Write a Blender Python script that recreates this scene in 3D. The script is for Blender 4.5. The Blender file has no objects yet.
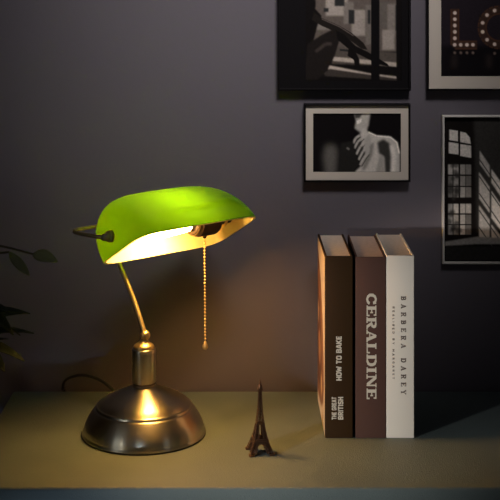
import bpy, bmesh, math, random
import numpy as np
from mathutils import Vector, Matrix

# ------------------------------------------------------------------ camera, light, exposure
C = bpy.context.scene.collection
DESK = 0.75                      # desk top height above the floor
CAMZ = DESK + 0.581
F = 1230.0                       # focal length in pixels of the 500 px frame
cd = bpy.data.cameras.new('camera')
cam = bpy.data.objects.new('camera', cd); C.objects.link(cam)
cam.location = (0, 0, CAMZ); cam.rotation_euler = (math.pi/2, 0, 0)
cd.sensor_width = 36; cd.lens = F/500*36; cd.shift_y = -0.5
cd.clip_start = 0.05
bpy.context.scene.camera = cam
vs = bpy.context.scene.view_settings
bpy.context.scene.display_settings.display_device = 'sRGB'
vs.view_transform = 'Standard'; vs.look = 'None'; vs.exposure = 0.0; vs.gamma = 1; vs.use_curve_mapping = False

world = bpy.data.worlds.new('world'); bpy.context.scene.world = world
world.use_nodes = True
world.node_tree.nodes['Background'].inputs[0].default_value = (0.75, 0.75, 0.8, 1)
world.node_tree.nodes['Background'].inputs[1].default_value = 0.018

def area(name, loc, target, size, power, color, size_y=None, spread=180):
    ld = bpy.data.lights.new(name, 'AREA'); ld.shape = 'RECTANGLE'
    ld.size = size; ld.size_y = size_y or size; ld.energy = power; ld.color = color
    ld.spread = math.radians(spread)
    o = bpy.data.objects.new(name, ld); C.objects.link(o); o.location = loc
    o.rotation_euler = (Vector(target)-Vector(loc)).to_track_quat('-Z', 'Y').to_euler()
    return o
def spot(name, loc, target, angle, power, color, radius):
    ld = bpy.data.lights.new(name, 'SPOT'); ld.spot_size = math.radians(angle); ld.spot_blend = 1.0
    ld.energy = power; ld.color = color; ld.shadow_soft_size = radius
    o = bpy.data.objects.new(name, ld); C.objects.link(o); o.location = loc
    o.rotation_euler = (Vector(target)-Vector(loc)).to_track_quat('-Z', 'Y').to_euler()
    return o
spot('wall_light', (0.22, 0.66, 2.42), (0.02, 1.842, 1.44), 31, 112, (1.0, 0.95, 0.93), 0.22)
spot('low_front_light', (-0.20, 0.20, 0.61), (-0.20, 1.464, 0.555), 22, 24, (0.76, 0.92, 1.15), 0.03)  # added low spot that brightens the desk's front edge
spot('front_light', (-1.03, 0.45, 1.00), (0.140, 1.60, 0.836), 16, 73, (1.0, 0.955, 0.90), 0.05)
bpy.data.lights['front_light'].spot_blend = 0.75
area('left_reflection_light', (-1.35, 0.55, 1.10), (-0.14, 1.64, 0.85), 0.22, 0.40, (0.95, 0.98, 1.0), size_y=0.7)  # added soft panel, gives the lamp's bronze broad reflections
area('right_reflection_light', (1.25, 0.35, 1.10), (-0.14, 1.64, 0.85), 0.16, 0.16, (0.95, 0.98, 1.0), size_y=0.7)  # dimmer panel added opposite, also for reflections in the bronze
BULB_STRENGTH = 168.0
BULB_COLOR = (1.0, 0.50, 0.13)

sc = bpy.context.scene
sc.cycles.use_denoising = True
sc.cycles.max_bounces = 14; sc.cycles.diffuse_bounces = 8; sc.cycles.transmission_bounces = 12
sc.cycles.caustics_reflective = True
sc.cycles.sample_clamp_indirect = 4.0

# ------------------------------------------------------------------ helpers
def P(px, py, Y):
    return Vector(((px-250)*Y/F, Y, CAMZ-py*Y/F))

def tag(o, label=None, cat=None, group=None, kind=None):
    if label: o['label'] = label
    if cat: o['category'] = cat
    if group: o['group'] = group
    if kind: o['kind'] = kind
    return o

def empty(name, loc, rz=0):
    o = bpy.data.objects.new(name, None); C.objects.link(o)
    o.location = loc; o.rotation_euler = (0, 0, rz); o.empty_display_size = 0.05
    return o

def link(name, bm, mat, parent=None, smooth=False, sharp=35, mats=None):
    """bm is in world space when the parent is unrotated: parts are moved to the parent's frame."""
    bmesh.ops.recalc_face_normals(bm, faces=bm.faces)
    if parent is not None:
        M = Matrix.Translation(parent.location) @ Matrix.Rotation(parent.get('_rz', 0.0), 4, 'Z')
    me = bpy.data.meshes.new(name); bm.to_mesh(me); bm.free()
    for m in (mats or [mat]): me.materials.append(m)
    if smooth:
        me.polygons.foreach_set('use_smooth', [True]*len(me.polygons))
        me.set_sharp_from_angle(angle=math.radians(sharp))
    o = bpy.data.objects.new(name, me); C.objects.link(o)
    if parent is not None: o.parent = parent
    return o

def bm_box(bm, x0, x1, y0, y1, z0, z1, bevel=0, seg=2):
    r = bmesh.ops.create_cube(bm, size=1)
    vs_ = r['verts']
    for v in vs_:
        v.co = Vector(((x0+x1)/2+v.co.x*(x1-x0), (y0+y1)/2+v.co.y*(y1-y0), (z0+z1)/2+v.co.z*(z1-z0)))
    if bevel:
        es = list({e for v in vs_ for e in v.link_edges})
        bmesh.ops.bevel(bm, geom=es, offset=bevel, segments=seg, profile=0.5, affect='EDGES')
    return bm

def bm_lathe(bm, prof, n=64, origin=Vector((0, 0, 0)), axis=Vector((0, 0, 1)), cap=True):
    q = Vector((0, 0, 1)).rotation_difference(axis.normalized())
    rings = []
    for r, z in prof:
        if r < 1e-6:
            rings.append([bm.verts.new(origin + q @ Vector((0, 0, z)))]); continue
        rings.append([bm.verts.new(origin + q @ Vector((r*math.cos(2*math.pi*i/n), r*math.sin(2*math.pi*i/n), z))) for i in range(n)])
    for a, b in zip(rings, rings[1:]):
        if len(a) == 1 and len(b) == 1: continue
        for i in range(n):
            j = (i+1) % n
            if len(a) == 1: bm.faces.new((a[0], b[i], b[j]))
            elif len(b) == 1: bm.faces.new((a[i], a[j], b[0]))
            else: bm.faces.new((a[i], a[j], b[j], b[i]))
    if cap:
        for rg in (rings[0], rings[-1]):
            if len(rg) > 1: bm.faces.new(rg)
    return bm

def catmull(pts, k=8):
    pts = [Vector(p) for p in pts]
    ext = [pts[0]*2-pts[1]] + pts + [pts[-1]*2-pts[-2]]
    out = []
    for i in range(1, len(ext)-2):
        p0, p1, p2, p3 = ext[i-1:i+3]
        for s in range(k):
            t = s/k
            out.append(0.5*((2*p1)+(p2-p0)*t+(2*p0-5*p1+4*p2-p3)*t*t+(3*p1-p0-3*p2+p3)*t**3))
    out.append(pts[-1])
    return out

def bm_tube(bm, pts, rad, n=12):
    pts = [Vector(p) for p in pts]
    if not hasattr(rad, '__len__'): rad = [rad]*len(pts)
    t0 = (pts[1]-pts[0]).normalized()
    nrm = t0.orthogonal().normalized()
    rings = []
    for i, p in enumerate(pts):
        t = (pts[min(i+1, len(pts)-1)]-pts[max(i-1, 0)]).normalized()
        nrm = (nrm - t*nrm.dot(t)).normalized(); b = t.cross(nrm)
        rings.append([bm.verts.new(p + rad[i]*(math.cos(2*math.pi*k/n)*nrm + math.sin(2*math.pi*k/n)*b)) for k in range(n)])
    for a, b in zip(rings, rings[1:]):
        for i in range(n):
            j = (i+1) % n
            bm.faces.new((a[i], a[j], b[j], b[i]))
    bm.faces.new(rings[0]); bm.faces.new(rings[-1])
    return bm

# ------------------------------------------------------------------ materials
def mat(name, color, rough=0.6, metal=0.0, spec=0.5, bump=None, vary=None, coat=0.0):
    m = bpy.data.materials.new(name); m.use_nodes = True
    nt = m.node_tree; b = nt.nodes['Principled BSDF']
    b.inputs['Base Color'].default_value = (*color, 1)
    b.inputs['Roughness'].default_value = rough; b.inputs['Metallic'].default_value = metal
    b.inputs['Specular IOR Level'].default_value = spec
    b.inputs['Coat Weight'].default_value = coat
    tc = nt.nodes.new('ShaderNodeTexCoord')
    if vary:
        scale, amount = vary
        nz = nt.nodes.new('ShaderNodeTexNoise'); nz.inputs['Scale'].default_value = scale; nz.inputs['Detail'].default_value = 6
        nt.links.new(tc.outputs['Object'], nz.inputs['Vector'])
        mp = nt.nodes.new('ShaderNodeMapRange'); mp.inputs['From Min'].default_value = 0.3; mp.inputs['From Max'].default_value = 0.7
        mp.inputs['To Min'].default_value = 1-amount; mp.inputs['To Max'].default_value = 1+amount
        nt.links.new(nz.outputs['Fac'], mp.inputs['Value'])
        mx = nt.nodes.new('ShaderNodeVectorMath'); mx.operation = 'SCALE'
        mx.inputs[0].default_value = color; nt.links.new(mp.outputs[0], mx.inputs['Scale'])
        nt.links.new(mx.outputs[0], b.inputs['Base Color'])
    if bump:
        scale, strength, dist = bump
        nz = nt.nodes.new('ShaderNodeTexNoise'); nz.inputs['Scale'].default_value = scale; nz.inputs['Detail'].default_value = 5
        nt.links.new(tc.outputs['Object'], nz.inputs['Vector'])
        bp = nt.nodes.new('ShaderNodeBump'); bp.inputs['Strength'].default_value = strength; bp.inputs['Distance'].default_value = dist
        nt.links.new(nz.outputs['Fac'], bp.inputs['Height']); nt.links.new(bp.outputs[0], b.inputs['Normal'])
    return m

M = {}
M['wall'] = mat('wall_paint', (0.135, 0.121, 0.142), 0.85, spec=0.2, bump=(90, 0.15, 0.002), vary=(3, 0.04))
M['floor'] = mat('floor_wood', (0.10, 0.06, 0.04), 0.5, vary=(4, 0.3))
M['frame_black'] = mat('frame_black', (0.006, 0.005, 0.006), 0.5, spec=0.15)
M['frame_silver'] = mat('frame_pale', (0.72, 0.69, 0.65), 0.5)
M['mat_cream'] = mat('mat_cream', (0.62, 0.55, 0.48), 0.9, spec=0.1)
M['mat_black'] = mat('mat_black', (0.006, 0.005, 0.006), 0.8, spec=0.1)
M['black_rubber'] = mat('black_rubber', (0.012, 0.012, 0.012), 0.45)
M['bakelite'] = mat('bakelite', (0.010, 0.004, 0.003), 0.5, spec=0.25)
M['pages'] = mat('pages', (0.88, 0.74, 0.62), 0.9, spec=0.1, vary=(200, 0.08))
M['pages_brown'] = mat('pages_brown', (0.70, 0.54, 0.46), 0.9, spec=0.1, vary=(200, 0.08))
M['book_brown'] = mat('book_dark_brown', (0.038, 0.019, 0.007), 0.6, spec=0.12, bump=(500, 0.05, 0.001))
M['book_mauve'] = mat('book_mauve_brown', (0.090, 0.046, 0.036), 0.6, spec=0.12, bump=(500, 0.05, 0.001))
M['book_beige'] = mat('book_beige', (0.74, 0.69, 0.61), 0.6, spec=0.2, bump=(500, 0.05, 0.001))
M['ink_cream'] = mat('ink_cream', (0.62, 0.56, 0.46), 0.7)
M['ink_dark'] = mat('ink_dark', (0.10, 0.075, 0.065), 0.7)
M['tower'] = mat('tower_bronze', (0.12, 0.065, 0.038), 0.40, metal=0.8, bump=(700, 0.3, 0.0006))
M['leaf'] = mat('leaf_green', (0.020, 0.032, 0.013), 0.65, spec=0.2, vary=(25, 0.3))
M['lit_leaf'] = mat('lit_leaf_green', (0.120, 0.125, 0.055), 0.55, vary=(25, 0.2))  # paler copy of the leaf green, light on two leaves put into colour
M['stem'] = mat('plant_stem', (0.06, 0.05, 0.025), 0.8)
M['pot'] = mat('terracotta', (0.24, 0.10, 0.05), 0.8, bump=(60, 0.2, 0.002))
M['soil'] = mat('soil', (0.03, 0.02, 0.013), 0.95, bump=(80, 0.8, 0.006))
M['bulb_cap'] = mat('bulb_cap', (0.6, 0.6, 0.58), 0.3, metal=1)

def desk_material():
    m = mat('desk_leatherette', (0.130, 0.180, 0.190), 0.55, spec=0.35)
    nt = m.node_tree; b = nt.nodes['Principled BSDF']
    tc = nt.nodes.new('ShaderNodeTexCoord')
    vo = nt.nodes.new('ShaderNodeTexVoronoi'); vo.inputs['Scale'].default_value = 620
    nz = nt.nodes.new('ShaderNodeTexNoise'); nz.inputs['Scale'].default_value = 900; nz.inputs['Detail'].default_value = 3
    n2 = nt.nodes.new('ShaderNodeTexNoise'); n2.inputs['Scale'].default_value = 7; n2.inputs['Detail'].default_value = 5
    for n in (vo, nz, n2): nt.links.new(tc.outputs['Object'], n.inputs['Vector'])
    add = nt.nodes.new('ShaderNodeMath'); add.operation = 'ADD'
    nt.links.new(vo.outputs['Distance'], add.inputs[0]); nt.links.new(nz.outputs['Fac'], add.inputs[1])
    bp = nt.nodes.new('ShaderNodeBump'); bp.inputs['Strength'].default_value = 0.5; bp.inputs['Distance'].default_value = 0.0008
    nt.links.new(add.outputs[0], bp.inputs['Height']); nt.links.new(bp.outputs[0], b.inputs['Normal'])
    cr = nt.nodes.new('ShaderNodeValToRGB')
    cr.color_ramp.elements[0].position = 0.3; cr.color_ramp.elements[0].color = (0.112, 0.146, 0.148, 1)
    cr.color_ramp.elements[1].position = 0.7; cr.color_ramp.elements[1].color = (0.146, 0.188, 0.188, 1)
    nt.links.new(n2.outputs['Fac'], cr.inputs[0]); nt.links.new(cr.outputs[0], b.inputs['Base Color'])
    return m
M['desk'] = desk_material()

def brushed(name, color, rough, aniso=0.0):
    m = mat(name, color, rough, metal=1.0)
    nt = m.node_tree; b = nt.nodes['Principled BSDF']
    b.inputs['Anisotropic'].default_value = aniso
    tg = nt.nodes.new('ShaderNodeTangent'); tg.direction_type = 'RADIAL'; tg.axis = 'Z'; b.inputs['Anisotropic Rotation'].default_value = 0.25
    nt.links.new(tg.outputs[0], b.inputs['Tangent'])
    tc = nt.nodes.new('ShaderNodeTexCoord')
    mp = nt.nodes.new('ShaderNodeMapping'); mp.inputs['Scale'].default_value = (6, 6, 1400)
    nz = nt.nodes.new('ShaderNodeTexNoise'); nz.inputs['Scale'].default_value = 1; nz.inputs['Detail'].default_value = 3
    nt.links.new(tc.outputs['Object'], mp.inputs[0]); nt.links.new(mp.outputs[0], nz.inputs['Vector'])
    mr = nt.nodes.new('ShaderNodeMapRange'); mr.inputs['To Min'].default_value = rough-0.02; mr.inputs['To Max'].default_value = rough+0.02
    nt.links.new(nz.outputs['Fac'], mr.inputs['Value']); nt.links.new(mr.outputs[0], b.inputs['Roughness'])
    return m
M['bronze'] = brushed('brushed_bronze', (0.56, 0.53, 0.42), 0.31, 0.75)
M['brass'] = mat('polished_brass', (0.85, 0.66, 0.30), 0.38, metal=1.0)
M['bronze_dark'] = brushed('dark_bronze', (0.38, 0.31, 0.24), 0.36)

def shade_outer():
    m = bpy.data.materials.new('green_glass'); m.use_nodes = True
    nt = m.node_tree; b = nt.nodes['Principled BSDF']; out = nt.nodes['Material Output']
    b.inputs['Base Color'].default_value = (0.010, 0.22, 0.006, 1); b.inputs['Roughness'].default_value = 0.12
    b.inputs['Specular IOR Level'].default_value = 0.5
    tr = nt.nodes.new('ShaderNodeBsdfTranslucent'); tr.inputs['Color'].default_value = (0.150, 0.47, 0.004, 1)
    mx = nt.nodes.new('ShaderNodeMixShader'); mx.inputs[0].default_value = 0.45
    nt.links.new(b.outputs[0], mx.inputs[1]); nt.links.new(tr.outputs[0], mx.inputs[2]); nt.links.new(mx.outputs[0], out.inputs[0])
    return m
def shade_inner():
    m = bpy.data.materials.new('opal_glass'); m.use_nodes = True
    nt = m.node_tree; b = nt.nodes['Principled BSDF']; out = nt.nodes['Material Output']
    b.inputs['Base Color'].default_value = (0.86, 0.74, 0.42, 1); b.inputs['Roughness'].default_value = 0.3
    tr = nt.nodes.new('ShaderNodeBsdfTranslucent'); tr.inputs['Color'].default_value = (0.9, 0.9, 0.85, 1)
    mx = nt.nodes.new('ShaderNodeMixShader'); mx.inputs[0].default_value = 0.35
    nt.links.new(b.outputs[0], mx.inputs[1]); nt.links.new(tr.outputs[0], mx.inputs[2]); nt.links.new(mx.outputs[0], out.inputs[0])
    return m
def bulb_glass():
    m = bpy.data.materials.new('lit_bulb_glass'); m.use_nodes = True
    nt = m.node_tree; b = nt.nodes['Principled BSDF']
    b.inputs['Base Color'].default_value = (0.9, 0.9, 0.85, 1)
    b.inputs['Emission Color'].default_value = (*BULB_COLOR, 1); b.inputs['Emission Strength'].default_value = BULB_STRENGTH
    return m
M['shade_out'] = shade_outer(); M['shade_in'] = shade_inner(); M['bulb'] = bulb_glass()

# ------------------------------------------------------------------ the setting
WALL = 1.842
bm = bmesh.new(); bm_box(bm, -1.6, 1.6, WALL, WALL+0.08, 0, 2.7)
tag(link('wall_back', bm, M['wall']), 'plain dark grey-mauve painted wall behind the desk', kind='structure')
bm = bmesh.new(); bm_box(bm, -1.6, 1.6, -1.0, WALL+0.08, -0.05, 0)
tag(link('floor', bm, M['floor']), kind='structure')

# ------------------------------------------------------------------ desk
D0, D1, DX0, DX1 = 1.4644, 1.828, -0.352, 0.62
desk = empty('desk', ((DX0+DX1)/2, (D0+D1)/2, 0))
tag(desk, 'blue-green grained leatherette desk carrying the lamp, the tower figurine and the books', 'desk')
def part(name, bm, m, parent, **k):
    bmesh.ops.translate(bm, verts=bm.verts, vec=-Vector(parent.location))
    return link(name, bm, m, parent, **k)
bm = bmesh.new(); bm_box(bm, DX0, DX1, D0, D1, DESK-0.045, DESK, 0.004, 4)
part('desktop', bm, M['desk'], desk, smooth=True)
bm = bmesh.new(); bm_box(bm, DX0+0.02, DX1-0.02, D0+0.02, D1-0.01, 0.06, DESK-0.0449, 0.002)
part('cabinet_body', bm, M['desk'], desk)
for sx in (DX0+0.05, DX1-0.05):
    for sy in (D0+0.05, D1-0.05):
        bm = bmesh.new(); bm_box(bm, sx-0.02, sx+0.02, sy-0.02, sy+0.02, 0, 0.0601, 0.002)
        part('foot', bm, M['frame_black'], desk)

# ------------------------------------------------------------------ banker's lamp
th, ph, L, W_, H_, n1, n2 = .7608, .5329, .2091, .1088, .0791, 6.6, 3.97
zk, sk, tu = .023, -.2891, .95
l = Vector((math.cos(th), math.sin(th), 0)); hf = Vector((math.sin(th), -math.cos(th), 0))
w = math.cos(ph)*hf + math.sin(ph)*Vector((0, 0, 1)); u = (-l.cross(w)); u = u if u.z > 0 else -u
SC = Vector((-.0905, 1.6334, DESK+.2622)); K = SC + zk*u + sk*zk*w
KL, KR = K - l*(L/2), K + l*(L/2)
B = Vector((-.1422, 1.650, DESK))
lamp = empty('desk_lamp', B)
tag(lamp, 'lit bronze desk lamp with green glass shade and beaded pull chain', 'lamp')

# weighted base
bm = bmesh.new()
bm_lathe(bm, [(0, .001), (.078, 0), (.0815, .0008), (.0826, .0022), (.0824, .0036), (.0812, .0048), (.0809, .0070), (.0800, .0110), (.0784, .0160), (.0759, .0210),
              (.0726, .0265), (.0692, .0312), (.0667, .0344), (.0654, .0356), (.0646, .0358), (.0641, .0364), (.0641, .0386), (.0634, .0394), (.0622, .0396), (.0612, .0404),
              (.0585, .0432), (.0540, .0464), (.0480, .0495), (.0400, .0532), (.0310, .0570), (.0230, .0603), (.0175, .0624), (.0145, .0636), (.0135, .0640), (0, .0642)], n=128, origin=B)
base = part('base', bm, M['bronze'], lamp, smooth=True, sharp=50)
bm = bmesh.new(); bm_lathe(bm, [(0, .0), (.0805, 0), (.0830, .0003), (.0830, .0022), (.0812, .0024), (0, .0024)], n=96, origin=B)
o = part('base_pad', bm, M['black_rubber'], lamp, smooth=True, sharp=50)
bm = bmesh.new(); bm_lathe(bm, [(.0137, .0635), (.0150, .0645), (.0150, .0665), (.0132, .0675), (.0132, .0690), (0, .0690)], n=64, origin=B)
part('neck_ring', bm, M['bronze_dark'], lamp, smooth=True, sharp=50)
bm = bmesh.new()
bm_lathe(bm, [(0, .0688), (.0150, .0688), (.0160, .0698), (.0160, .1075), (.0155, .1078), (.0155, .1084), (.0161, .1088), (.0161, .1126), (.0157, .1138), (.0148, .1144), (0, .1146)], n=64, origin=B)
part('column', bm, M['bronze'], lamp, smooth=True, sharp=50)
bm = bmesh.new()
bm_lathe(bm, [(0, .1142), (.0138, .1142), (.0140, .1160), (.0130, .1184), (.0108, .1202), (.0080, .1218), (.0060, .1240), (.0054, .1260), (0, .1265)], n=48, origin=B)
part('column_cap', bm, M['brass'], lamp, smooth=True, sharp=50)
BJ = Vector((-.1405, 1.6495, DESK+.1316))
bm = bmesh.new(); bmesh.ops.create_uvsphere(bm, u_segments=24, v_segments=16, radius=.0068, matrix=Matrix.Translation(BJ))
part('ball_joint', bm, M['brass'], lamp, smooth=True, sharp=80)
bm = bmesh.new()
q = Vector((0.35, -0.93, 0.1)).normalized()
bm_lathe(bm, [(0, .0064), (.0026, .0064), (.0030, .0068), (.0028, .0080), (0, .0084)], n=16, origin=BJ, axis=q)
part('joint_screw', bm, M['brass'], lamp, smooth=True)

KY = K - hf*.0688                        # yoke bar line behind the shade
armpts = [BJ, Vector((-.1556, 1.6640, DESK+.1710)), Vector((-.17126, 1.6718, DESK+.2072)), Vector((-.1775, 1.6785, DESK+.2190)),
          Vector((-.1795, 1.6807, DESK+.2300)), Vector((-.1785, 1.6795, DESK+.2450)), Vector((-.1752, 1.6757, DESK+.2640))]
dl = (armpts[-1]-KY).dot(l)
armpts.append(Vector((KY + l*dl)))
bm = bmesh.new(); bm_tube(bm, catmull(armpts, 8), .0034, 16)
part('arm', bm, M['brass'], lamp, smooth=True)
# yoke: a bow that runs behind the shade and meets both ends
def Q(a, b, dz=0): return K + l*a - hf*b + Vector((0, 0, dz))
h = L/2
half = [(h+.0105, .0146-.0146), (h+.0135, .010), (h+.0165, .030), (h+.0172, .050), (h+.0125, .062), (h+.002, .0682), (h-.02, .0688)]
yk = [Q(-a, b) for a, b in half] + [Q(-.04, .0688), Q(.04, .0688)] + [Q(a, b) for a, b in reversed(half)]
bm = bmesh.new(); bm_tube(bm, catmull(yk, 8), .0025, 14)
part('yoke', bm, M['brass'], lamp, smooth=True)
for s in (-1, 1):
    e = K + l*s*h
    bm = bmesh.new()
    bm_lathe(bm, [(0, -.006), (.0078, -.0010), (.0078, .0010), (.0062, .0014), (.0062, .0024), (.0074, .0028), (.0074, .0042), (.0050, .0050), (.0050, .0075), (.0046, .0085), (.0042, .0125), (.0032, .0135), (0, .0140)], n=24, origin=e, axis=l*s)
    part('pivot_knob', bm, M['bronze_dark'], lamp, smooth=True, sharp=40)

# shade: cased glass shell, green outside, opal inside
def shade_point(s, t, inset):
    a = max(0.0, 1-abs(s)**n1)**(1/n1); b = max(0.0, 1-abs(s)**n2)**(1/n2)
    Lh, Wh, Hh = L/2-inset, W_/2-inset, H_-inset
    return SC + l*(s*Lh) + w*(Wh*math.cos(t)*a + sk*Hh*math.sin(t)*b) + u*(Hh*(max(0, math.sin(t))**tu)*b)
def shade_shell():
    bm = bmesh.new()
    NS, NT = 96, 56
    grids = []
    for inset in (0.0, 0.0030):
        g = []
        for i in range(NS+1):
            x = -1+2*i/NS; s = math.copysign(1-(1-abs(x))**3.2, x)
            s = max(-.99995, min(.99995, s))
            g.append([bm.verts.new(shade_point(s, math.pi*j/NT, inset)) for j in range(NT+1)])
        grids.append(g)
    for gi, g in enumerate(grids):
        for i in range(NS):
            for j in range(NT):
                f = bm.faces.new((g[i][j], g[i+1][j], g[i+1][j+1], g[i][j+1])); f.material_index = gi
        for i in (0, NS):
            try:
                f = bm.faces.new(g[i]); f.material_index = gi
            except ValueError: pass
    for j in (0, NT):
        for i in range(NS):
            f = bm.faces.new((grids[0][i][j], grids[0][i+1][j], grids[1][i+1][j], grids[1][i][j])); f.material_index = 1
    for i in (0, NS):
        f = bm.faces.new((grids[0][i][0], grids[1][i][0], grids[1][i][NT], grids[0][i][NT])); f.material_index = 1
    return bm
part('shade', shade_shell(), None, lamp, smooth=True, sharp=60, mats=[M['shade_out'], M['shade_in']])

# socket, bulb and pull chain
SK = K - u*.001
bm = bmesh.new()
bm_lathe(bm, [(0, .0300), (.0135, .0300), (.0155, .0310), (.0158, .0330), (.0150, .0345), (.0150, .0370), (.0185, .0385), (.0194, .0420), (.0194, .0680),
              (.0175, .0720), (.0130, .0760), (.0095, .0790), (.0080, .0820), (.0080, .0900), (.0070, .1000), (0, .1005)], n=40, origin=SK, axis=l)
socket = part('socket', bm, M['bakelite'], lamp, smooth=True, sharp=35)
bm = bmesh.new()
bm_lathe(bm, [(.0159, .0312), (.0164, .0316), (.0164, .0335), (.0158, .0340)], n=40, origin=SK, axis=l, cap=False)
part('socket_ring', bm, M['brass'], lamp, smooth=True, sharp=35)
bm = bmesh.new()
bm_lathe(bm, [(.0084, .0860), (.0110, .0862), (.0110, .0885), (.0084, .0888)], n=32, origin=SK, axis=l, cap=False)
part('socket_ring', bm, M['brass'], lamp, smooth=True, sharp=35)
bm = bmesh.new()
bm_lathe(bm, [(.0060, .0240), (.0125, .0242), (.0128, .0270), (.0130, .0301), (0, .0302)], n=32, origin=SK + u*.003, axis=l)
part('bulb_cap', bm, M['bulb_cap'], lamp, smooth=True, sharp=35)
bm = bmesh.new()
bm_lathe(bm, [(0, -.044), (.0065, -.0430), (.0115, -.0400), (.0145, -.0345), (.0158, -.0265), (.0154, -.0180), (.0146, -.0080), (.0140, .0020), (.0133, .0120), (.0128, .0200), (.0124, .0242), (0, .0243)], n=24, origin=SK + u*.003, axis=l)
part('bulb', bm, M['bulb'], lamp, smooth=True, sharp=80)
CH = Vector((SK + l*.0570)) - Vector((0, 0, .0150))
CH = P(204.6, 237.5, CH.y)
bm = bmesh.new()
bm_tube(bm, [CH + Vector((0, 0, .0060)), CH + Vector((0, 0, -.0010))], [.0040, .0022], 16)
part('chain_guide', bm, M['bakelite'], lamp, smooth=True)
zend = P(206, 342, CH.y).z
N = 33
bm = bmesh.new(); bot = Vector((CH.x+.0008, CH.y, zend))
for i in range(N):
    p = CH.lerp(bot, i/(N-1)); bmesh.ops.create_icosphere(bm, subdivisions=2, radius=.0016, matrix=Matrix.Translation(p))
bm_tube(bm, [CH, bot], .0004, 6)
part('pull_chain', bm, M['brass'], lamp, smooth=True)
bm = bmesh.new(); bm_lathe(bm, [(0, .001), (.0020, 0), (.0022, -.0022), (.0034, -.0036), (.0040, -.0062), (.0036, -.0085), (.0020, -.0100), (0, -.0103)], n=20, origin=bot)
part('chain_end_bell', bm, M['brass'], lamp, smooth=True, sharp=70)
# cord
cp = [Vector((-.178, 1.697, DESK+.010)), P(114.4, 392.4, 1.735), P(101.6, 381, 1.76), P(85.6, 375.5, 1.785), P(73, 376.5, 1.80), P(65, 381, 1.812), P(62.6, 389, 1.822),
      Vector((-.2775, 1.834, DESK+.003)), Vector((-.278, 1.8375, DESK-.002))]
bm = bmesh.new(); bm_tube(bm, catmull(cp, 10), .0024, 12)
part('power_cord', bm, M['black_rubber'], lamp, smooth=True)

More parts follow.
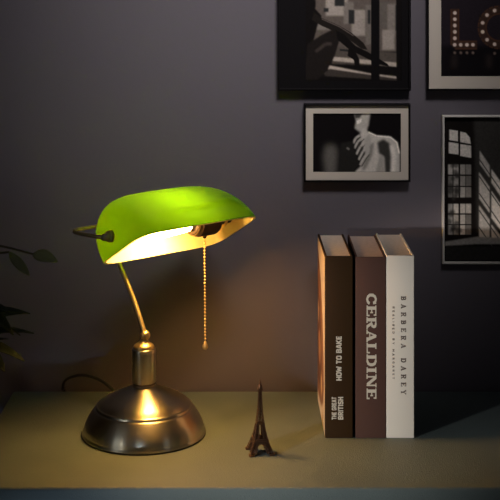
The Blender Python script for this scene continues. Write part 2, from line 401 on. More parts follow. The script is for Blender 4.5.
# ------------------------------------------------------------------ tower figurine
def make_tower():
    base_p = Vector(((260-250)*1.581/F, 1.581, DESK))
    rz = math.radians(10)
    t = empty('tower_figurine', base_p)
    tag(t, 'small bronze lattice tower souvenir standing between the lamp and the books', 'figurine')
    R = Matrix.Rotation(rz, 3, 'Z')
    def hw(z):   # half width of the outer corner at height z
        pts = [(0, .0152), (.006, .0132), (.012, .0110), (.0175, .0090), (.026, .0068), (.037, .0048), (.050, .0032), (.065, .0022), (.080, .0016)]
        for (a, b), (c, d) in zip(pts, pts[1:]):
            if a <= z <= c: return b+(d-b)*(z-a)/(c-a)
        return pts[-1][1]
    def cw(z): return max(.0020, .0062-.0040*min(1, z/.037))   # leg width at height z
    def bar(bm, a, b, r): bm_tube(bm, [R @ Vector(a), R @ Vector(b)], r, 5)
    def put(name, bm): 
        o = link(name, bm, M['tower'], t, smooth=True, sharp=40); return o
    zl = [.0022, .0060, .0100, .0140, .0172]
    zu = [.0195, .0240, .0290, .0330, .0368]
    for sx, sy in ((1, 1), (1, -1), (-1, -1), (-1, 1)):
        bm = bmesh.new()
        for zz in (zl, zu):
            for a, b in zip(zz, zz[1:]):
                ca = [(sx*(hw(a)-i*cw(a)*1.25), sy*(hw(a)-j*cw(a)*1.25), a) for i, j in ((0, 0), (1, 0), (1, 1), (0, 1))]
                cb = [(sx*(hw(b)-i*cw(b)*1.25), sy*(hw(b)-j*cw(b)*1.25), b) for i, j in ((0, 0), (1, 0), (1, 1), (0, 1))]
                for k in range(4):
                    bar(bm, ca[k], cb[k], .00058)
                    bar(bm, ca[k], cb[(k+1) % 4], .00035); bar(bm, ca[(k+1) % 4], cb[k], .00035)
                    bar(bm, cb[k], cb[(k+1) % 4], .00035)
                # solid core keeps the leg reading as cast metal
                bar(bm, tuple(sum(c[m] for c in ca)/4 for m in range(3)), tuple(sum(c[m] for c in cb)/4 for m in range(3)), cw(a)*.42)
        put('leg', bm)
        bm = bmesh.new(); c = hw(0)-.0020
        bm_box(bm, sx*c-.0036, sx*c+.0036, sy*c-.0036, sy*c+.0036, 0, .0024, .0004)
        bm.transform(R.to_4x4()); put('footing', bm)
    for k in range(4):
        bm = bmesh.new(); Rk = Matrix.Rotation(k*math.pi/2, 3, 'Z')
        for off, r in ((0, .0006), (.0012, .00045)):
            pts = []
            for i in range(13):
                a = math.pi*i/12
                z = .0030 + (.0105+off)*math.sin(a); x = (.0088+off*.5)*math.cos(a)
                pts.append(R @ Rk @ Vector((x, hw(z)-.0006, z)))
            bm_tube(bm, pts, r, 6)
        put('arch', bm)
    for k in range(4):   # solid spandrel between each pair of legs, under the first platform
        bm = bmesh.new(); Rk = Matrix.Rotation(k*math.pi/2, 3, 'Z'); lo, hi = [], []
        for i in range(17):
            a = math.pi*i/16; x = .0098*math.cos(a); z = .0030+.0108*math.sin(a)
            for dy, lst in ((0, lo), (.0010, hi)):
                lst.append((bm.verts.new(R @ Rk @ Vector((x, hw(z)-.0016-dy, z))), bm.verts.new(R @ Rk @ Vector((x*.93, hw(.0172)-.0012-dy, .0174)))))
        for A, Bq in zip(list(zip(lo, hi)), list(zip(lo, hi))[1:]):
            (l0, h0), (l1, h1) = A, Bq
            bm.faces.new((l0[0], l1[0], l1[1], l0[1])); bm.faces.new((h0[0], h0[1], h1[1], h1[0]))
            bm.faces.new((l0[0], h0[0], h1[0], l1[0])); bm.faces.new((l0[1], l1[1], h1[1], h0[1]))
        put('spandrel', bm)
    for z0, z1, e in ((.0166, .0200, .0012), (.0366, .0386, .0010), (.0800, .0822, .0016)):
        bm = bmesh.new(); q = hw((z0+z1)/2)+e
        bm_box(bm, -q, q, -q, q, z0, z0+(z1-z0)*.45, .0002); bm_box(bm, -q*.9, q*.9, -q*.9, q*.9, z0+(z1-z0)*.4, z1, .0002)
        for i in range(9):
            for sg in (-1, 1):
                x = -q+2*q*i/8
                bar(bm, (0, 0, z0), (0, 0, z1), .0002) if i == 0 and sg == 1 else None
        bm.transform(R.to_4x4()); put('platform', bm)
    bm = bmesh.new()
    zz = [.0386+(.0800-.0386)*i/10 for i in range(11)]
    for a, b in zip(zz, zz[1:]):
        ca = [(x*hw(a), y*hw(a), a) for x, y in ((1, 1), (-1, 1), (-1, -1), (1, -1))]
        cb = [(x*hw(b), y*hw(b), b) for x, y in ((1, 1), (-1, 1), (-1, -1), (1, -1))]
        for k in range(4):
            bar(bm, ca[k], cb[k], .00050); bar(bm, ca[k], cb[(k+1) % 4], .0003); bar(bm, ca[(k+1) % 4], cb[k], .0003); bar(bm, cb[k], cb[(k+1) % 4], .0003)
    bar(bm, (0, 0, .0386), (0, 0, .0800), .0011)
    put('upper_shaft', bm)
    bm = bmesh.new()
    bm_lathe(bm, [(0, .0820), (.0024, .0820), (.0026, .0852), (.0018, .0868), (.0009, .0880), (.0014, .0892), (.0014, .0902), (.0006, .0912), (.0005, .0935), (0, .0940)], n=16)
    put('spire', bm)
make_tower()

# ------------------------------------------------------------------ lettering
SERIF = {   # strokes in a cell one unit high: (width, points)
 'C': (.78, [(.20, [(.66, .70), (.60, .86), (.42, .95), (.24, .86), (.13, .66), (.12, .34), (.24, .13), (.42, .05), (.60, .13), (.68, .28)]), (.10, [(.68, .98), (.68, .66)])]),
 'E': (.76, [(.22, [(.20, 0), (.20, 1)]), (.12, [(.02, .06), (.70, .06)]), (.12, [(.02, .94), (.68, .94)]), (.12, [(.2, .52), (.5, .52)]), (.10, [(.70, .0), (.70, .30)]), (.10, [(.67, 1), (.67, .72)]), (.09, [(.50, .38), (.50, .66)])]),
 'R': (.84, [(.22, [(.20, 0), (.20, 1)]), (.12, [(.02, .05), (.42, .05)]), (.12, [(.02, .94), (.50, .94)]), (.19, [(.46, .94), (.64, .88), (.68, .74), (.62, .58), (.44, .50)]), (.12, [(.2, .50), (.5, .50)]), (.20, [(.45, .50), (.66, .06)]), (.12, [(.56, .05), (.84, .05)])]),
 'A': (.86, [(.10, [(.14, .04), (.42, 1)]), (.22, [(.42, .97), (.68, .04)]), (.11, [(.24, .32), (.58, .32)]), (.12, [(.0, .05), (.30, .05)]), (.12, [(.52, .05), (.86, .05)])]),
 'L': (.74, [(.22, [(.20, 0), (.20, 1)]), (.12, [(.02, .06), (.68, .06)]), (.12, [(.02, .94), (.42, .94)]), (.10, [(.67, 0), (.67, .34)])]),
 'D': (.84, [(.22, [(.20, 0), (.20, 1)]), (.12, [(.02, .06), (.46, .06)]), (.12, [(.02, .94), (.46, .94)]), (.20, [(.44, .94), (.64, .84), (.72, .62), (.72, .38), (.64, .16), (.44, .06)])]),
 'I': (.48, [(.22, [(.22, 0), (.22, 1)]), (.12, [(.02, .06), (.42, .06)]), (.12, [(.02, .94), (.42, .94)])]),
 'N': (.90, [(.10, [(.16, 0), (.16, 1)]), (.22, [(.20, .95), (.70, .06)]), (.10, [(.74, 0), (.74, 1)]), (.12, [(.0, .05), (.30, .05)]), (.12, [(.58, .95), (.88, .95)]), (.12, [(.0, .95), (.26, .95)])]),
 'B': (.80, [(.22, [(.20, 0), (.20, 1)]), (.12, [(.02, .06), (.44, .06)]), (.12, [(.02, .94), (.44, .94)]), (.12, [(.2, .52), (.44, .52)]), (.19, [(.42, .94), (.60, .88), (.62, .64), (.44, .53)]), (.19, [(.44, .51), (.66, .42), (.66, .14), (.44, .06)])]),
 'Y': (.84, [(.22, [(.42, 0), (.42, .46)]), (.20, [(.42, .44), (.14, .96)]), (.10, [(.42, .44), (.70, .96)]), (.12, [(.0, .95), (.30, .95)]), (.12, [(.56, .95), (.84, .95)]), (.12, [(.24, .05), (.60, .05)])]),
 ' ': (.5, []),
}
SANS = {k: (wd, [(0, st) for st in sts]) for k, (wd, sts) in {
 'H': (.72, [[(.1, 0), (.1, 1)], [(.62, 0), (.62, 1)], [(.1, .5), (.62, .5)]]),
 'O': (.74, [[(.1, .2), (.1, .8), (.22, .9), (.52, .9), (.64, .8), (.64, .2), (.52, .1), (.22, .1), (.1, .2)]]),
 'W': (.98, [[(.06, 1), (.24, .04)], [(.24, .04), (.49, .8)], [(.49, .8), (.74, .04)], [(.74, .04), (.92, 1)]]),
 'T': (.68, [[(.34, 0), (.34, .92)], [(.0, .9), (.68, .9)]]),
 'B': (.72, [[(.1, 0), (.1, 1)], [(.1, .9), (.50, .9), (.60, .80), (.60, .62), (.50, .52), (.1, .52)], [(.50, .52), (.62, .42), (.62, .20), (.50, .1), (.1, .1)]]),
 'A': (.78, [[(.06, 0), (.36, 1)], [(.42, 1), (.72, 0)], [(.18, .3), (.60, .3)]]),
 'K': (.74, [[(.1, 0), (.1, 1)], [(.14, .42), (.64, 1)], [(.28, .55), (.68, 0)]]),
 'E': (.62, [[(.1, 0), (.1, 1)], [(.1, .9), (.60, .9)], [(.1, .5), (.54, .5)], [(.1, .1), (.60, .1)]]),
 'G': (.76, [[(.64, .76), (.52, .9), (.22, .9), (.1, .78), (.1, .22), (.22, .1), (.54, .1), (.65, .2), (.65, .46)], [(.40, .46), (.72, .46)]]),
 'R': (.72, [[(.1, 0), (.1, 1)], [(.1, .9), (.50, .9), (.61, .80), (.61, .60), (.50, .48), (.1, .48)], [(.38, .48), (.64, 0)]]),
 'I': (.20, [[(.1, 0), (.1, 1)]]),
 'S': (.66, [[(.58, .78), (.46, .9), (.20, .9), (.1, .78), (.1, .64), (.20, .53), (.46, .48), (.58, .38), (.58, .22), (.46, .1), (.18, .1), (.06, .24)]]),
 'L': (.56, [[(.1, 0), (.1, 1)], [(.1, .1), (.56, .1)]]),
 'D': (.74, [[(.1, 0), (.1, 1)], [(.1, .9), (.46, .9), (.64, .72), (.64, .28), (.46, .1), (.1, .1)]]),
 'Y': (.72, [[(.36, 0), (.36, .45)], [(.36, .42), (.06, 1)], [(.36, .42), (.66, 1)]]),
 'M': (.90, [[(.1, 0), (.1, 1)], [(.1, .98), (.45, .3)], [(.45, .3), (.80, .98)], [(.80, 0), (.80, 1)]]),
 ' ': (.34, [])}.items()}
def stroke_text(text, gap, font=None, weight=.2):
    font = font or SERIF
    """polygons of the text laid out along +x, one unit high"""
    polys = []; x = 0
    for ch in text:
        wd, strokes = font[ch]
        for width, pts in strokes:
            width = width or weight
            for (a, b), (c, d) in zip(pts, pts[1:]):
                v = Vector((c-a, d-b)); n = Vector((-v.y, v.x)).normalized()*width/2
                ex = v.normalized()*(.03 if len(pts) > 2 else 0)
                A = Vector((a, b))-ex; Bq = Vector((c, d))+ex
                polys.append([(x+p.x, p.y) for p in (A-n, Bq-n, Bq+n, A+n)])
        x += wd+gap
    return polys, x-gap

def lettering(name, text, box, plane_y, down, m, parent, serif=True, gap=.06, bold=.2):
    """Raised ink on a spine. box = (x0,x1,z0,z1) the text fills; down: reads from top to bottom."""
    x0, x1, z0, z1 = box
    bm = bmesh.new()
    polys, width = stroke_text(text, gap, SERIF if serif else SANS, bold)
    for lay, pl in enumerate(polys):
        bm.faces.new([bm.verts.new((a/width, b, -(lay % 7)*.004)) for a, b in pl])
    for v in bm.verts:
        a, b, c = v.co
        yy = plane_y - .00030 + c*.002
        if down: v.co = Vector((x0+(x1-x0)*b, yy, z1-(z1-z0)*a))
        else: v.co = Vector((x1-(x1-x0)*b, yy, z0+(z1-z0)*a))
    r = bmesh.ops.extrude_face_region(bm, geom=bm.faces[:])
    for g in r['geom']:
        if isinstance(g, bmesh.types.BMVert): g.co.y = plane_y + .0001
    return link(name, bm, m, parent)

# ------------------------------------------------------------------ painted prints (the pictures' own content)
class Canvas:
    def __init__(s, x0, x1, y0, y1, res=1.6, bg=0.02):
        s.x0, s.x1, s.y0, s.y1 = x0, x1, y0, y1
        s.w = int((x1-x0)*res)+1; s.h = int((y1-y0)*res)+1
        s.X, s.Y = np.meshgrid(np.linspace(x0, x1, s.w), np.linspace(y0, y1, s.h))
        s.a = np.zeros((s.h, s.w, 3)); s.a[:] = bg; s.res = res
    def mask(s, pts, soft=0.0):
        ins = np.zeros((s.h, s.w))
        offs = [(-.25, -.25), (.25, -.25), (-.25, .25), (.25, .25)]
        for ox, oy in offs:
            X = s.X+ox/s.res; Y = s.Y+oy/s.res; c = np.zeros((s.h, s.w), bool)
            for (xa, ya), (xb, yb) in zip(pts, pts[1:]+pts[:1]):
                if ya == yb: continue
                c ^= ((ya > Y) != (yb > Y)) & (X < (xb-xa)*(Y-ya)/(yb-ya)+xa)
            ins += c
        ins /= 4
        return s.blur(ins, soft) if soft > 0 else ins
    def blur(s, m, px):
        r = max(1, int(px*s.res*2)); k = np.exp(-np.linspace(-2, 2, 2*r+1)**2/2*1.5); k /= k.sum()
        m = np.pad(m, r, mode='edge')
        m = np.apply_along_axis(lambda v: np.convolve(v, k, 'valid'), 0, m)
        return np.apply_along_axis(lambda v: np.convolve(v, k, 'valid'), 1, m)
    def poly(s, pts, col, soft=0.4, alpha=1):
        m = s.mask(pts, soft)[..., None]*alpha
        s.a = s.a*(1-m)+np.array(col if hasattr(col, '__len__') else (col,)*3)*m
    def rect(s, x0, x1, y0, y1, col, soft=0.4, alpha=1): s.poly([(x0, y0), (x1, y0), (x1, y1), (x0, y1)], col, soft, alpha)
    def disc(s, cx, cy, r, col, soft=0.4, alpha=1, ry=None):
        ry = ry or r; s.poly([(cx+r*math.cos(a*math.pi/10), cy+ry*math.sin(a*math.pi/10)) for a in range(20)], col, soft, alpha)
    def line(s, pts, wd, col, soft=0.4, alpha=1):
        for (a, b), (c, d) in zip(pts, pts[1:]):
            v = Vector((c-a, d-b)); n = Vector((-v.y, v.x)).normalized()*wd/2
            s.poly([(a-n.x, b-n.y), (c-n.x, d-n.y), (c+n.x, d+n.y), (a+n.x, b+n.y)], col, soft, alpha)
    def noise(s, amt, seed=1):
        r = np.random.default_rng(seed); g = s.blur(r.normal(size=(s.h, s.w)), .7); s.a = np.clip(s.a*(1+amt*g[..., None]*1.0), 0.003, 1)**1.25*1.75
    def mesh(s, name, fn, m, parent):
        """fn(px,py) -> world position"""
        vv = [fn(float(x), float(y)) for x, y in zip(s.X.ravel(), s.Y.ravel())]
        if parent is not None: vv = [v-Vector(parent.location) for v in vv]
        f = [(j*s.w+i, (j+1)*s.w+i, (j+1)*s.w+i+1, j*s.w+i+1) for j in range(s.h-1) for i in range(s.w-1)]
        me = bpy.data.meshes.new(name); me.from_pydata(vv, [], f); me.materials.append(m)
        ca = me.color_attributes.new('print', 'FLOAT_COLOR', 'POINT')
        col = np.concatenate([s.a.reshape(-1, 3), np.ones((s.w*s.h, 1))], 1).astype(np.float32)
        ca.data.foreach_set('color', col.ravel())
        o = bpy.data.objects.new(name, me); C.objects.link(o); o.parent = parent
        return o
def print_material(name, rough):
    m = mat(name, (1, 1, 1), rough, spec=0.06)
    nt = m.node_tree; at = nt.nodes.new('ShaderNodeAttribute'); at.attribute_name = 'print'
    nt.links.new(at.outputs['Color'], nt.nodes['Principled BSDF'].inputs['Base Color'])
    return m
M['print'] = print_material('photo_print', 0.7)

# ------------------------------------------------------------------ books
YAW = math.radians(-0.8)
def make_book(x0, x1, ytop, spine_y, depth, cover_m, pages_m, label, yaw, lip=.0018):
    """x0..x1 pixel columns of the spine; ytop its top row"""
    a = P(x0, 437, spine_y); b = P(x1, 437, spine_y); ht = CAMZ-ytop*spine_y/F-DESK
    wd = b.x-a.x
    t = empty('book', (a.x+wd/2, spine_y, DESK)); t.rotation_euler = (0, 0, yaw)
    tag(t, label, 'book', 'books standing upright on the desk')
    c = .0026
    bm = bmesh.new(); bm_box(bm, -wd/2, wd/2, 0, .0030, 0, ht, .0010, 3)
    sp = link('spine', bm, cover_m, t, smooth=True)
    for nm, x, in (('front_cover', wd/2-c), ('back_cover', -wd/2)):
        bm = bmesh.new(); bm_box(bm, x, x+c, .0020, depth, 0, ht, .0006, 2)
        link(nm, bm, cover_m, t, smooth=True)
    bm = bmesh.new()
    bm_box(bm, -wd/2+c-.0001, wd/2-c+.0001, .0029, depth-lip, lip*.6, ht-lip)
    # fine layered page edges on the top
    link('page_block', bm, pages_m, t)
    return t, wd, ht, sp
SY = 1.631
def sx(px, t, y=SY): return (px-250)*y/F - t.location.x
def sz(py, y=SY): return CAMZ-py*y/F-DESK
bk1, w1, h1, sp1 = make_book(325.0, 352.8, 256.2, SY, .156, M['book_brown'], M['pages'],
    'dark brown baking book, leftmost of the three upright books, with cream sans lettering', math.radians(.35))
bk2, w2, h2, sp2 = make_book(355.6, 386.0, 257.0, SY, .154, M['book_mauve'], M['pages_brown'],
    'mauve-brown book with large cream serif title, middle of the three upright books', math.radians(-.6))
bk3, w3, h3, sp3 = make_book(386.4, 414.2, 255.6, SY, .156, M['book_beige'], M['pages'],
    'pale beige book with small dark widely spaced title, rightmost of the three upright books', math.radians(-.8))
def T(name, txt, book, spine, pxs, pys, down, m, **k):
    o = lettering(name, txt, (sx(pxs[0], book), sx(pxs[1], book), sz(pys[1]), sz(pys[0])), 0.0, down, m, spine, **k)
    return o
T('title', 'HOW TO BAKE', bk1, sp1, (336.2, 341.6), (336.2, 380.5), False, M['ink_cream'], serif=False, gap=.10, bold=.24)
T('title', 'THE GREAT', bk1, sp1, (331.8, 336.4), (397, 419.5), False, M['ink_cream'], serif=False, gap=.12, bold=.24)
T('title', 'BRITISH', bk1, sp1, (338.0, 343.2), (397, 419.5), False, M['ink_cream'], serif=False, gap=.12, bold=.24)
T('title', 'CERALDINE', bk2, sp2, (366.6, 376.4), (293.2, 399.3), True, M['ink_cream'], gap=.03)
T('title', 'BARBERA DAREY', bk3, sp3, (401.0, 406.0), (296, 394.5), True, M['ink_dark'], gap=.62)
T('subtitle', 'REALISED BY MARGARET', bk3, sp3, (392.4, 394.4), (306.5, 379), True, M['ink_dark'], serif=False, gap=.75, bold=.18)
# printed jacket picture on the left cover of the brown book
cv = Canvas(0, 100, 0, 160, 0.8, bg=(.52, .40, .27))
# (0,0) = back top corner, x towards the spine
cv.poly([(0, 12), (22, 18), (48, 34), (70, 60), (84, 92), (90, 120), (80, 138), (50, 150), (0, 150)], (.20, .09, .045), 2)
cv.poly([(0, 40), (20, 50), (45, 75), (60, 110), (40, 135), (0, 138)], (.10, .045, .03), 3)
cv.disc(30, 100, 16, (.32, .15, .07), 3); cv.disc(14, 70, 10, (.36, .21, .11), 3); cv.disc(55, 128, 9, (.5, .3, .14), 3)
x_ = -w1/2-.0003
o = cv.mesh('cover_picture', lambda a, b: Vector((x_, .155-(a/100)*.1535, .002+(h1-.004)*(1-b/160))), M['print'], None)
o.parent = [c for c in bk1.children if c.name.startswith('back_cover')][0]
# thin page lines / head bands are part of the page block already

# ------------------------------------------------------------------ framed pictures
def make_frame(box, fw, matw_box, frame_m, mat_m, canvas, label, depth=.018, matm=True):
    """box = outer pixel rectangle at the frame's front, matw_box = picture rectangle"""
    Y = WALL-depth
    x0, x1, y0, y1 = box
    a, b = P(x0, y1, Y), P(x1, y0, Y)
    t = empty('framed_picture', ((a.x+b.x)/2, WALL, a.z))
    tag(t, label, 'picture', 'framed pictures hanging on the wall')
    f = fw*Y/F
    bm = bmesh.new()
    # mitred moulding: outer and inner rectangles, front and back
    def ring(xa, xb, za, zb, y): return [bm.verts.new((x, y, z)) for x, z in ((xa, za), (xb, za), (xb, zb), (xa, zb))]
    o_b = ring(a.x, b.x, a.z, b.z, WALL-.001); o_f = ring(a.x, b.x, a.z, b.z, Y+.001); o_g = ring(a.x+.001, b.x-.001, a.z+.001, b.z-.001, Y)
    i_g = ring(a.x+f-.0006, b.x-f+.0006, a.z+f-.0006, b.z-f+.0006, Y); i_f = ring(a.x+f, b.x-f, a.z+f, b.z-f, Y+.0006); i_b = ring(a.x+f, b.x-f, a.z+f, b.z-f, WALL-.001)
    seq = [o_b, o_f, o_g, i_g, i_f, i_b, o_b]
    for r0, r1 in zip(seq, seq[1:]):
        for k in range(4):
            j = (k+1) % 4; bm.faces.new((r0[k], r0[j], r1[j], r1[k]))
    part('frame', bm, frame_m, t)
    bm = bmesh.new(); bm_box(bm, a.x+f-.0004, b.x-f+.0004, Y+.0075, WALL-.002, a.z+f-.0004, b.z-f+.0004)
    part('backing_board', bm, M['mat_black'], t)
    px0, px1, py0, py1 = matw_box
    yp = Y+.0072
    if matm:
        yq = Y+.0050
        pa, pb = P(px0, py1, Y), P(px1, py0, Y)
        bm = bmesh.new()
        def rg(xa, xb, za, zb, y): return [bm.verts.new((x, y, z)) for x, z in ((xa, za), (xb, za), (xb, zb), (xa, zb))]
        r0 = rg(a.x+f-.0003, b.x-f+.0003, a.z+f-.0003, b.z-f+.0003, yp); r1 = rg(a.x+f-.0003, b.x-f+.0003, a.z+f-.0003, b.z-f+.0003, yq)
        r2 = rg(pa.x, pb.x, pa.z, pb.z, yq); r3 = rg(pa.x-.001, pb.x+.001, pa.z-.001, pb.z+.001, yp)
        for q0, q1 in ((r0, r1), (r1, r2), (r2, r3)):
            for k in range(4):
                j = (k+1) % 4; bm.faces.new((q0[k], q0[j], q1[j], q1[k]))
        part('picture_mat', bm, mat_m, t)
    canvas.mesh('photo_print', lambda x, y: Vector(((x-250)*Y/F, yp, CAMZ-y*Y/F)), M['print'], t)
    return t

# 1: woman in silhouette by a window (only its lower part is in the photo)
G = (.17, .14, .125)
c1 = Canvas(306, 402, -95, 81, 1.6, bg=(.012, .010, .010))
c1.rect(306, 397, -95, 52, (.12, .10, .09), .8)
for x, y, ww, hh, v in ((326, -4, 22, 20, .24), (344, 2, 10, 22, .15), (352, 10, 14, 26, .22), (316, 22, 14, 8, .16), (366, 5, 6, 40, .13), (381, 2, 8, 25, .10), (388, 4, 8, 30, .16), (383, 30, 12, 20, .22), (320, -40, 40, 25, .18), (330, -80, 40, 20, .2), (382, -60, 14, 40, .15)):
    c1.rect(x, x+ww, y, y+hh, (v*1.25, v*1.1, v), 1.2)
for x, y, ww, hh in ((335, -3, 10, 9), (349, 10, 6, 14), (324, 8, 5, 4), (368, 10, 3, 14), (396, 5, 3, 26)):
    c1.rect(x, x+ww, y, y+hh, .035, .8)
c1.poly([(336, 47), (398, 53), (398, 66), (332, 64)], (.10, .085, .075), 1)
c1.poly([(334, 57), (398, 63), (398, 67), (333, 61)], (.38, .33, .29), .7)
c1.poly([(326, 65), (372, 74), (398, 77), (398, 80), (330, 72)], (.42, .36, .32), .8)
c1.poly([(330, 69), (398, 79), (398, 81), (320, 76)], (.06, .05, .045), .7)
c1.line([(340, 50), (350, 51)], 2, .03, .4)
BK = (.012, .010, .010)
# figure
c1.disc(317, -12, 9, BK, .6, ry=11)
c1.poly([(306, -6), (316, 0), (316, 7), (306, 22), (306, 81), (300, 81), (300, -6)], BK, .7)
c1.poly([(304, 2), (314, 7), (322, 16), (318, 25), (314, 40), (316, 66), (326, 76), (306, 81), (300, 60)], BK, .8)
c1.poly([(314, 12), (322, 18), (340, 26), (352, 33), (364, 43), (368, 50), (362, 49), (350, 40), (338, 33), (322, 26), (312, 20)], (.022, .018, .016), .6)
c1.poly([(308, 44), (322, 35), (336, 28), (343, 31), (340, 40), (335, 56), (328, 70), (318, 80), (304, 80)], (.022, .018, .017), .8)
c1.poly([(336, 30), (344, 34), (356, 46), (368, 52), (378, 58), (388, 64), (390, 67), (380, 65), (366, 58), (350, 50), (338, 40)], BK, .6)
c1.poly([(349, 48), (356, 52), (360, 60), (360, 70), (356, 70), (354, 60), (348, 56)], BK, .5)
c1.line([(322, 19), (340, 27), (354, 36)], .8, (.16, .13, .12), .4, .8)
c1.line([(316, 52), (326, 44), (332, 44)], 3, (.075, .06, .055), 1.2, .8)
c1.rect(371.5, 380, -95, 81, (.010, .009, .010), .6)
c1.rect(306, 372, -22, -19, (.02, .018, .018), .5, .5)
c1.rect(397, 402, -95, 81, BK, .5)
c1.noise(.12, 2)
make_frame((278, 411, -125, 90.5), 2.2, (306, 402, -95, 81), M['frame_black'], M['mat_black'], c1,
           'large black framed photograph of a seated figure silhouetted at a window')

# 2: bare shoulder and hand against black
c2 = Canvas(313.3, 401.3, 113.8, 172.4, 2.0, bg=(.012, .010, .011))
def z2(pts): return [(300+a/4.35, 100+b/4.35) for a, b in pts]
V = lambda v: (v*1.6, v*1.6*.94, v*1.6*.88)
c2.poly(z2([(112, 200), (150, 196), (165, 225), (158, 320), (112, 320), (102, 250)]), V(.085), 3.5)
c2.poly(z2([(238, 55), (308, 55), (300, 110), (290, 140), (262, 142), (240, 125), (246, 95)]), V(.24), 1.0)
c2.poly(z2([(238, 60), (275, 58), (262, 80), (242, 82)]), V(.05), .8)
c2.poly(z2([(248, 92), (270, 84), (268, 100), (250, 108)]), V(.40), .6)
c2.poly(z2([(276, 120), (300, 142), (335, 158), (395, 162), (425, 185), (436, 230), (436, 320), (235, 320), (268, 290), (290, 240), (270, 190), (262, 150)]), V(.28), 1.0)
c2.poly(z2([(338, 186), (365, 172), (392, 190), (398, 250), (396, 320), (372, 320), (368, 250), (345, 235)]), V(.035), 1.4)
c2.poly(z2([(350, 240), (366, 250), (368, 320), (330, 320)]), V(.20), 1.2)
c2.poly(z2([(296, 200), (325, 185), (318, 240), (290, 300), (270, 315), (285, 250)]), V(.14), 1.4)
for a, b, cpt in (((233, 192), (262, 156), (244, 168)), ((238, 214), (276, 164), (252, 186)), ((246, 240), (286, 180), (264, 206)), ((256, 264), (294, 200), (276, 226)), ((262, 286), (298, 232), (280, 254))):
    c2.line(z2([a, cpt, b]), 2.2, V(.26), .6); c2.line(z2([(a[0]+8, a[1]+7), (cpt[0]+8, cpt[1]+7), (b[0]+6, b[1]+7)]), .9, V(.045), .4)
c2.poly(z2([(280, 178), (302, 150), (312, 170), (304, 230), (288, 250)]), V(.22), 1.0)
c2.poly(z2([(180, 190), (232, 180), (246, 240), (262, 280), (232, 320), (170, 320)]), V(.018), 1.2)
c2.line(z2([(205, 210), (216, 218)]), 2, V(.12), .6)
c2.line(z2([(300, 143), (335, 159), (395, 164), (424, 188), (434, 235)]), 1.2, V(.46), .6)
c2.line(z2([(402, 200), (412, 250), (408, 315)]), 4, V(.36), 1.0)
c2.noise(.10, 3)
make_frame((304.2, 410.6, 104.0, 182.2), 1.7, (313.3, 401.3, 113.8, 172.4), M['frame_black'], M['mat_cream'], c2,
           'small landscape framed photograph of a bare shoulder and hand, hanging directly above the books')

# 3: marquee letters
c3 = Canvas(441.7, 560, -60, 76.4, 1.8, bg=(.028, .022, .028))
c3.rect(441.7, 560, 46, 77, (.012, .010, .012), 3)
def marquee(pts, wd, bulbs):
    c3.line(pts, wd+1.6, (.085, .045, .030), .4); c3.line(pts, wd-1.2, (.055, .034, .028), .4)
    for x, y in bulbs:
        c3.disc(x, y, 2.6, (.16, .09, .06), .8, .7); c3.disc(x, y, 1.75, (.52, .44, .40), .5)
        if y > 40: c3.disc(x, 92+6-y, 1.3, (.20, .15, .13), .6)
marquee([(455.7, 9), (455.7, 45.2), (478, 45.2)], 7.5, [(455.7, 13), (455.7, 19.3), (455.7, 25.6), (455.7, 32), (455.7, 38.4), (455.5, 45), (461.6, 45), (467.8, 45), (473.8, 45)])
oc = [(500+17.0*math.cos(a*math.pi/12), 27.5+17.5*math.sin(a*math.pi/12)) for a in range(25)]
marquee(oc, 7.5, oc[1:24:2])
c3.line([(522, 9), (534, 45), (546, 9)], 8, (.085, .045, .03), .4)
c3.line([(455, 55), (455, 68)], 5, (.05, .038, .035), 2.5, .6); c3.line([(490, 55), (490, 68)], 6, (.05, .038, .035), 2.5, .6)
c3.noise(.10, 4)
make_frame((427.4, 574, -74, 90.6), 1.7, (441.7, 560, -60, 76.4), M['frame_black'], M['mat_cream'], c3,
           'framed photograph of bulb-studded marquee letters with wide cream mat in the top right corner')

# 4: sunlight through an arched window
c4 = Canvas(446.0, 544, 118.0, 261.2, 1.7, bg=(.018, .015, .014))
def z4(pts): return [(435+a/3.03, 105+b/3.03) for a, b in pts]
rng = np.random.default_rng(5)
c4.poly(z4([(120, 40), (350, 40), (350, 380), (130, 390)]), V(.035), 2)
panes = [[(46, 76), (72, 80), (72, 112), (46, 108)], [(79, 82), (96, 86), (108, 100), (111, 120), (79, 114)],
         [(44, 114), (74, 118), (74, 152), (44, 148)], [(79, 120), (112, 125), (112, 162), (79, 156)]]
for p_ in panes: c4.poly(z4(p_), V(.34), .5)
for y0_, y1_ in ((180, 284), (300, 398)):
    for k in range(3):
        a0 = y0_+(y1_-y0_)*k/3+2; a1 = y0_+(y1_-y0_)*(k+1)/3-2
        for xa, xb in ((42, 56), (58, 74), (79, 94), (96, 112)):
            c4.poly(z4([(xa, a0), (xb, a0), (xb, a1), (xa, a1)]), V(.10+.20*rng.random()), .5)
for _ in range(26):
    x, y = 42+rng.random()*34, 185+rng.random()*200
    c4.disc(*z4([(x, y)])[0], 1.5+rng.random()*2, V(.03), 1.0, .7)
for p_, v in (([(138, 140), (168, 185), (168, 222), (138, 180)], .20), ([(174, 196), (230, 275), (230, 320), (174, 238)], .26), ([(136, 205), (168, 250), (168, 330), (136, 285)], .22),
              ([(174, 262), (230, 345), (230, 420), (174, 345)], .26), ([(136, 305), (168, 350), (168, 405), (136, 408)], .20), ([(174, 365), (215, 415), (174, 412)], .22),
              ([(240, 300), (290, 370), (290, 415), (240, 360)], .2)):
    c4.poly(z4(p_), V(v*1.35), .7)
for a in range(5):
    c4.line(z4([(136, 165+a*52), (240, 315+a*52)]), 1.1, V(.05), .4)
c4.poly(z4([(26, 418), (130, 402), (350, 412), (350, 426), (130, 424), (26, 430)]), V(.17), .8)
c4.poly(z4([(26, 432), (350, 430), (350, 480), (26, 480)]), V(.022), 1)
c4.noise(.16, 6)
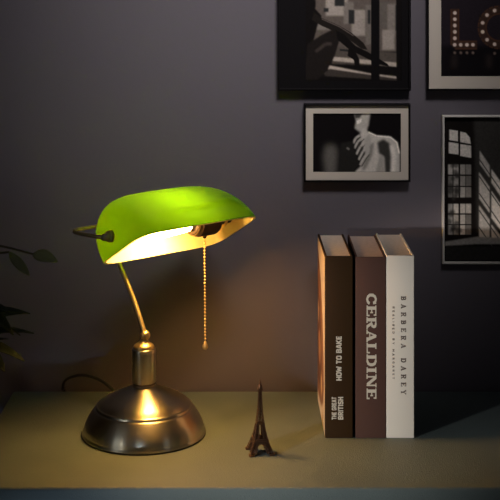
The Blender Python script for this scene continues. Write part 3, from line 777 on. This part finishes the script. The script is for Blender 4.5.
make_frame((442.6, 547, 115.4, 264.4), 2.0, (446, 544, 118, 261.2), M['frame_silver'], M['mat_black'], c4,
           'tall pale-edged framed photograph of sunlight falling through an arched window, right of the beige book', matm=False, depth=.012)

# ------------------------------------------------------------------ potted plant in the dark left corner
def make_plant():
    t = empty('potted_plant', (-.52, 1.64, 0))
    tag(t, 'dark leafy green plant in the shadows left of the desk', 'plant')
    bm = bmesh.new(); bm_lathe(bm, [(0, 0), (.095, 0), (.100, .01), (.135, .26), (.145, .265), (.145, .30), (.132, .302), (.130, .27), (0, .268)], n=48)
    link('pot', bm, M['pot'], t, smooth=True)
    bm = bmesh.new(); bm_lathe(bm, [(0, .262), (.1300, .262), (.1290, .280), (.06, .288), (0, .290)], n=32)
    link('soil', bm, M['soil'], t, smooth=True)
    rnd = random.Random(8)
    stems = bmesh.new(); fol = bmesh.new()
    lit_fol = bmesh.new()
    def leaf(p, d, ln, wd, up=Vector((0, 0, 1)), bend=.35, fol=fol):
        d = d.normalized(); sd = d.cross(up).normalized(); nn = sd.cross(d).normalized()
        rows = []
        for i in range(9):
            s_ = i/8; ww = wd*math.sin(math.pi*min(1, s_*.97+.015))**.75*(1-.25*s_)
            c = p + d*ln*s_ - nn*bend*ln*s_*s_
            rows.append([fol.verts.new(c + sd*ww*k + nn*(abs(k)*ww*.35)) for k in (-1, -.5, 0, .5, 1)])
        for r0, r1 in zip(rows, rows[1:]):
            for k in range(4): fol.faces.new((r0[k], r0[k+1], r1[k+1], r1[k]))
    O = Vector(t.location)
    for sidx in range(12):
        ang = sidx*2*math.pi/12+.3; top = Vector((min(.155, math.cos(ang)*rnd.uniform(.03, .11)+.11), math.sin(ang)*rnd.uniform(.03, .10), rnd.uniform(.86, 1.06)))
        b0 = Vector((math.cos(ang)*.03, math.sin(ang)*.03, .27))
        path = catmull([b0, b0.lerp(top, .5)*1.0+Vector((rnd.uniform(-.02, .02), rnd.uniform(-.02, .02), 0)), top], 10)
        bm_tube(stems, path, [.005*(1-.6*i/len(path)) for i in range(len(path))], 7)
        for i, p in enumerate(path):
            if p.z < .74: continue
            for _ in range(3):
                a = rnd.uniform(0, 2*math.pi)
                d = Vector((math.cos(a), math.sin(a), rnd.uniform(.1, .8))).normalized()
                ln = rnd.uniform(.045, .080)
                tip = O+p+d*ln
                if tip.y > WALL-.02 or tip.x > -.292 or tip.z > DESK+.345 or (tip.x > -.355 and tip.z < DESK+.12): continue
                leaf(p, d, ln, ln*.26, bend=rnd.uniform(.2, .6))
    # two leaves beside the lamp; their paler material carries the light on them
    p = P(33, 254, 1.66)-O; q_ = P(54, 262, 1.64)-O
    leaf(p, (q_-p)+Vector((0, 0, .006)), (q_-p).length, .0105, up=Vector((0, -.75, .65)), bend=.25, fol=lit_fol)
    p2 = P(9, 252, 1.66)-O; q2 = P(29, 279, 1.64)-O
    leaf(p2, (q2-p2), (q2-p2).length, .0080, up=Vector((.3, -.8, .5)), bend=-.2, fol=lit_fol)
    for a, b in ((p, Vector((.07, .03, 1.0))), (p2, Vector((.07, .03, .95)))):
        bm_tube(stems, catmull([b-Vector((.02, 0, .12)), b, b.lerp(a, .6)+Vector((0, 0, .008)), a], 6), .0014, 6)
    link('stem', stems, M['stem'], t, smooth=True)
    o = link('lit_foliage', lit_fol, M['lit_leaf'], t, smooth=True, sharp=80)
    md = o.modifiers.new('thickness', 'SOLIDIFY'); md.thickness = .0007
    o = link('foliage', fol, M['leaf'], t, smooth=True, sharp=80)
    md = o.modifiers.new('thickness', 'SOLIDIFY'); md.thickness = .0007
make_plant()
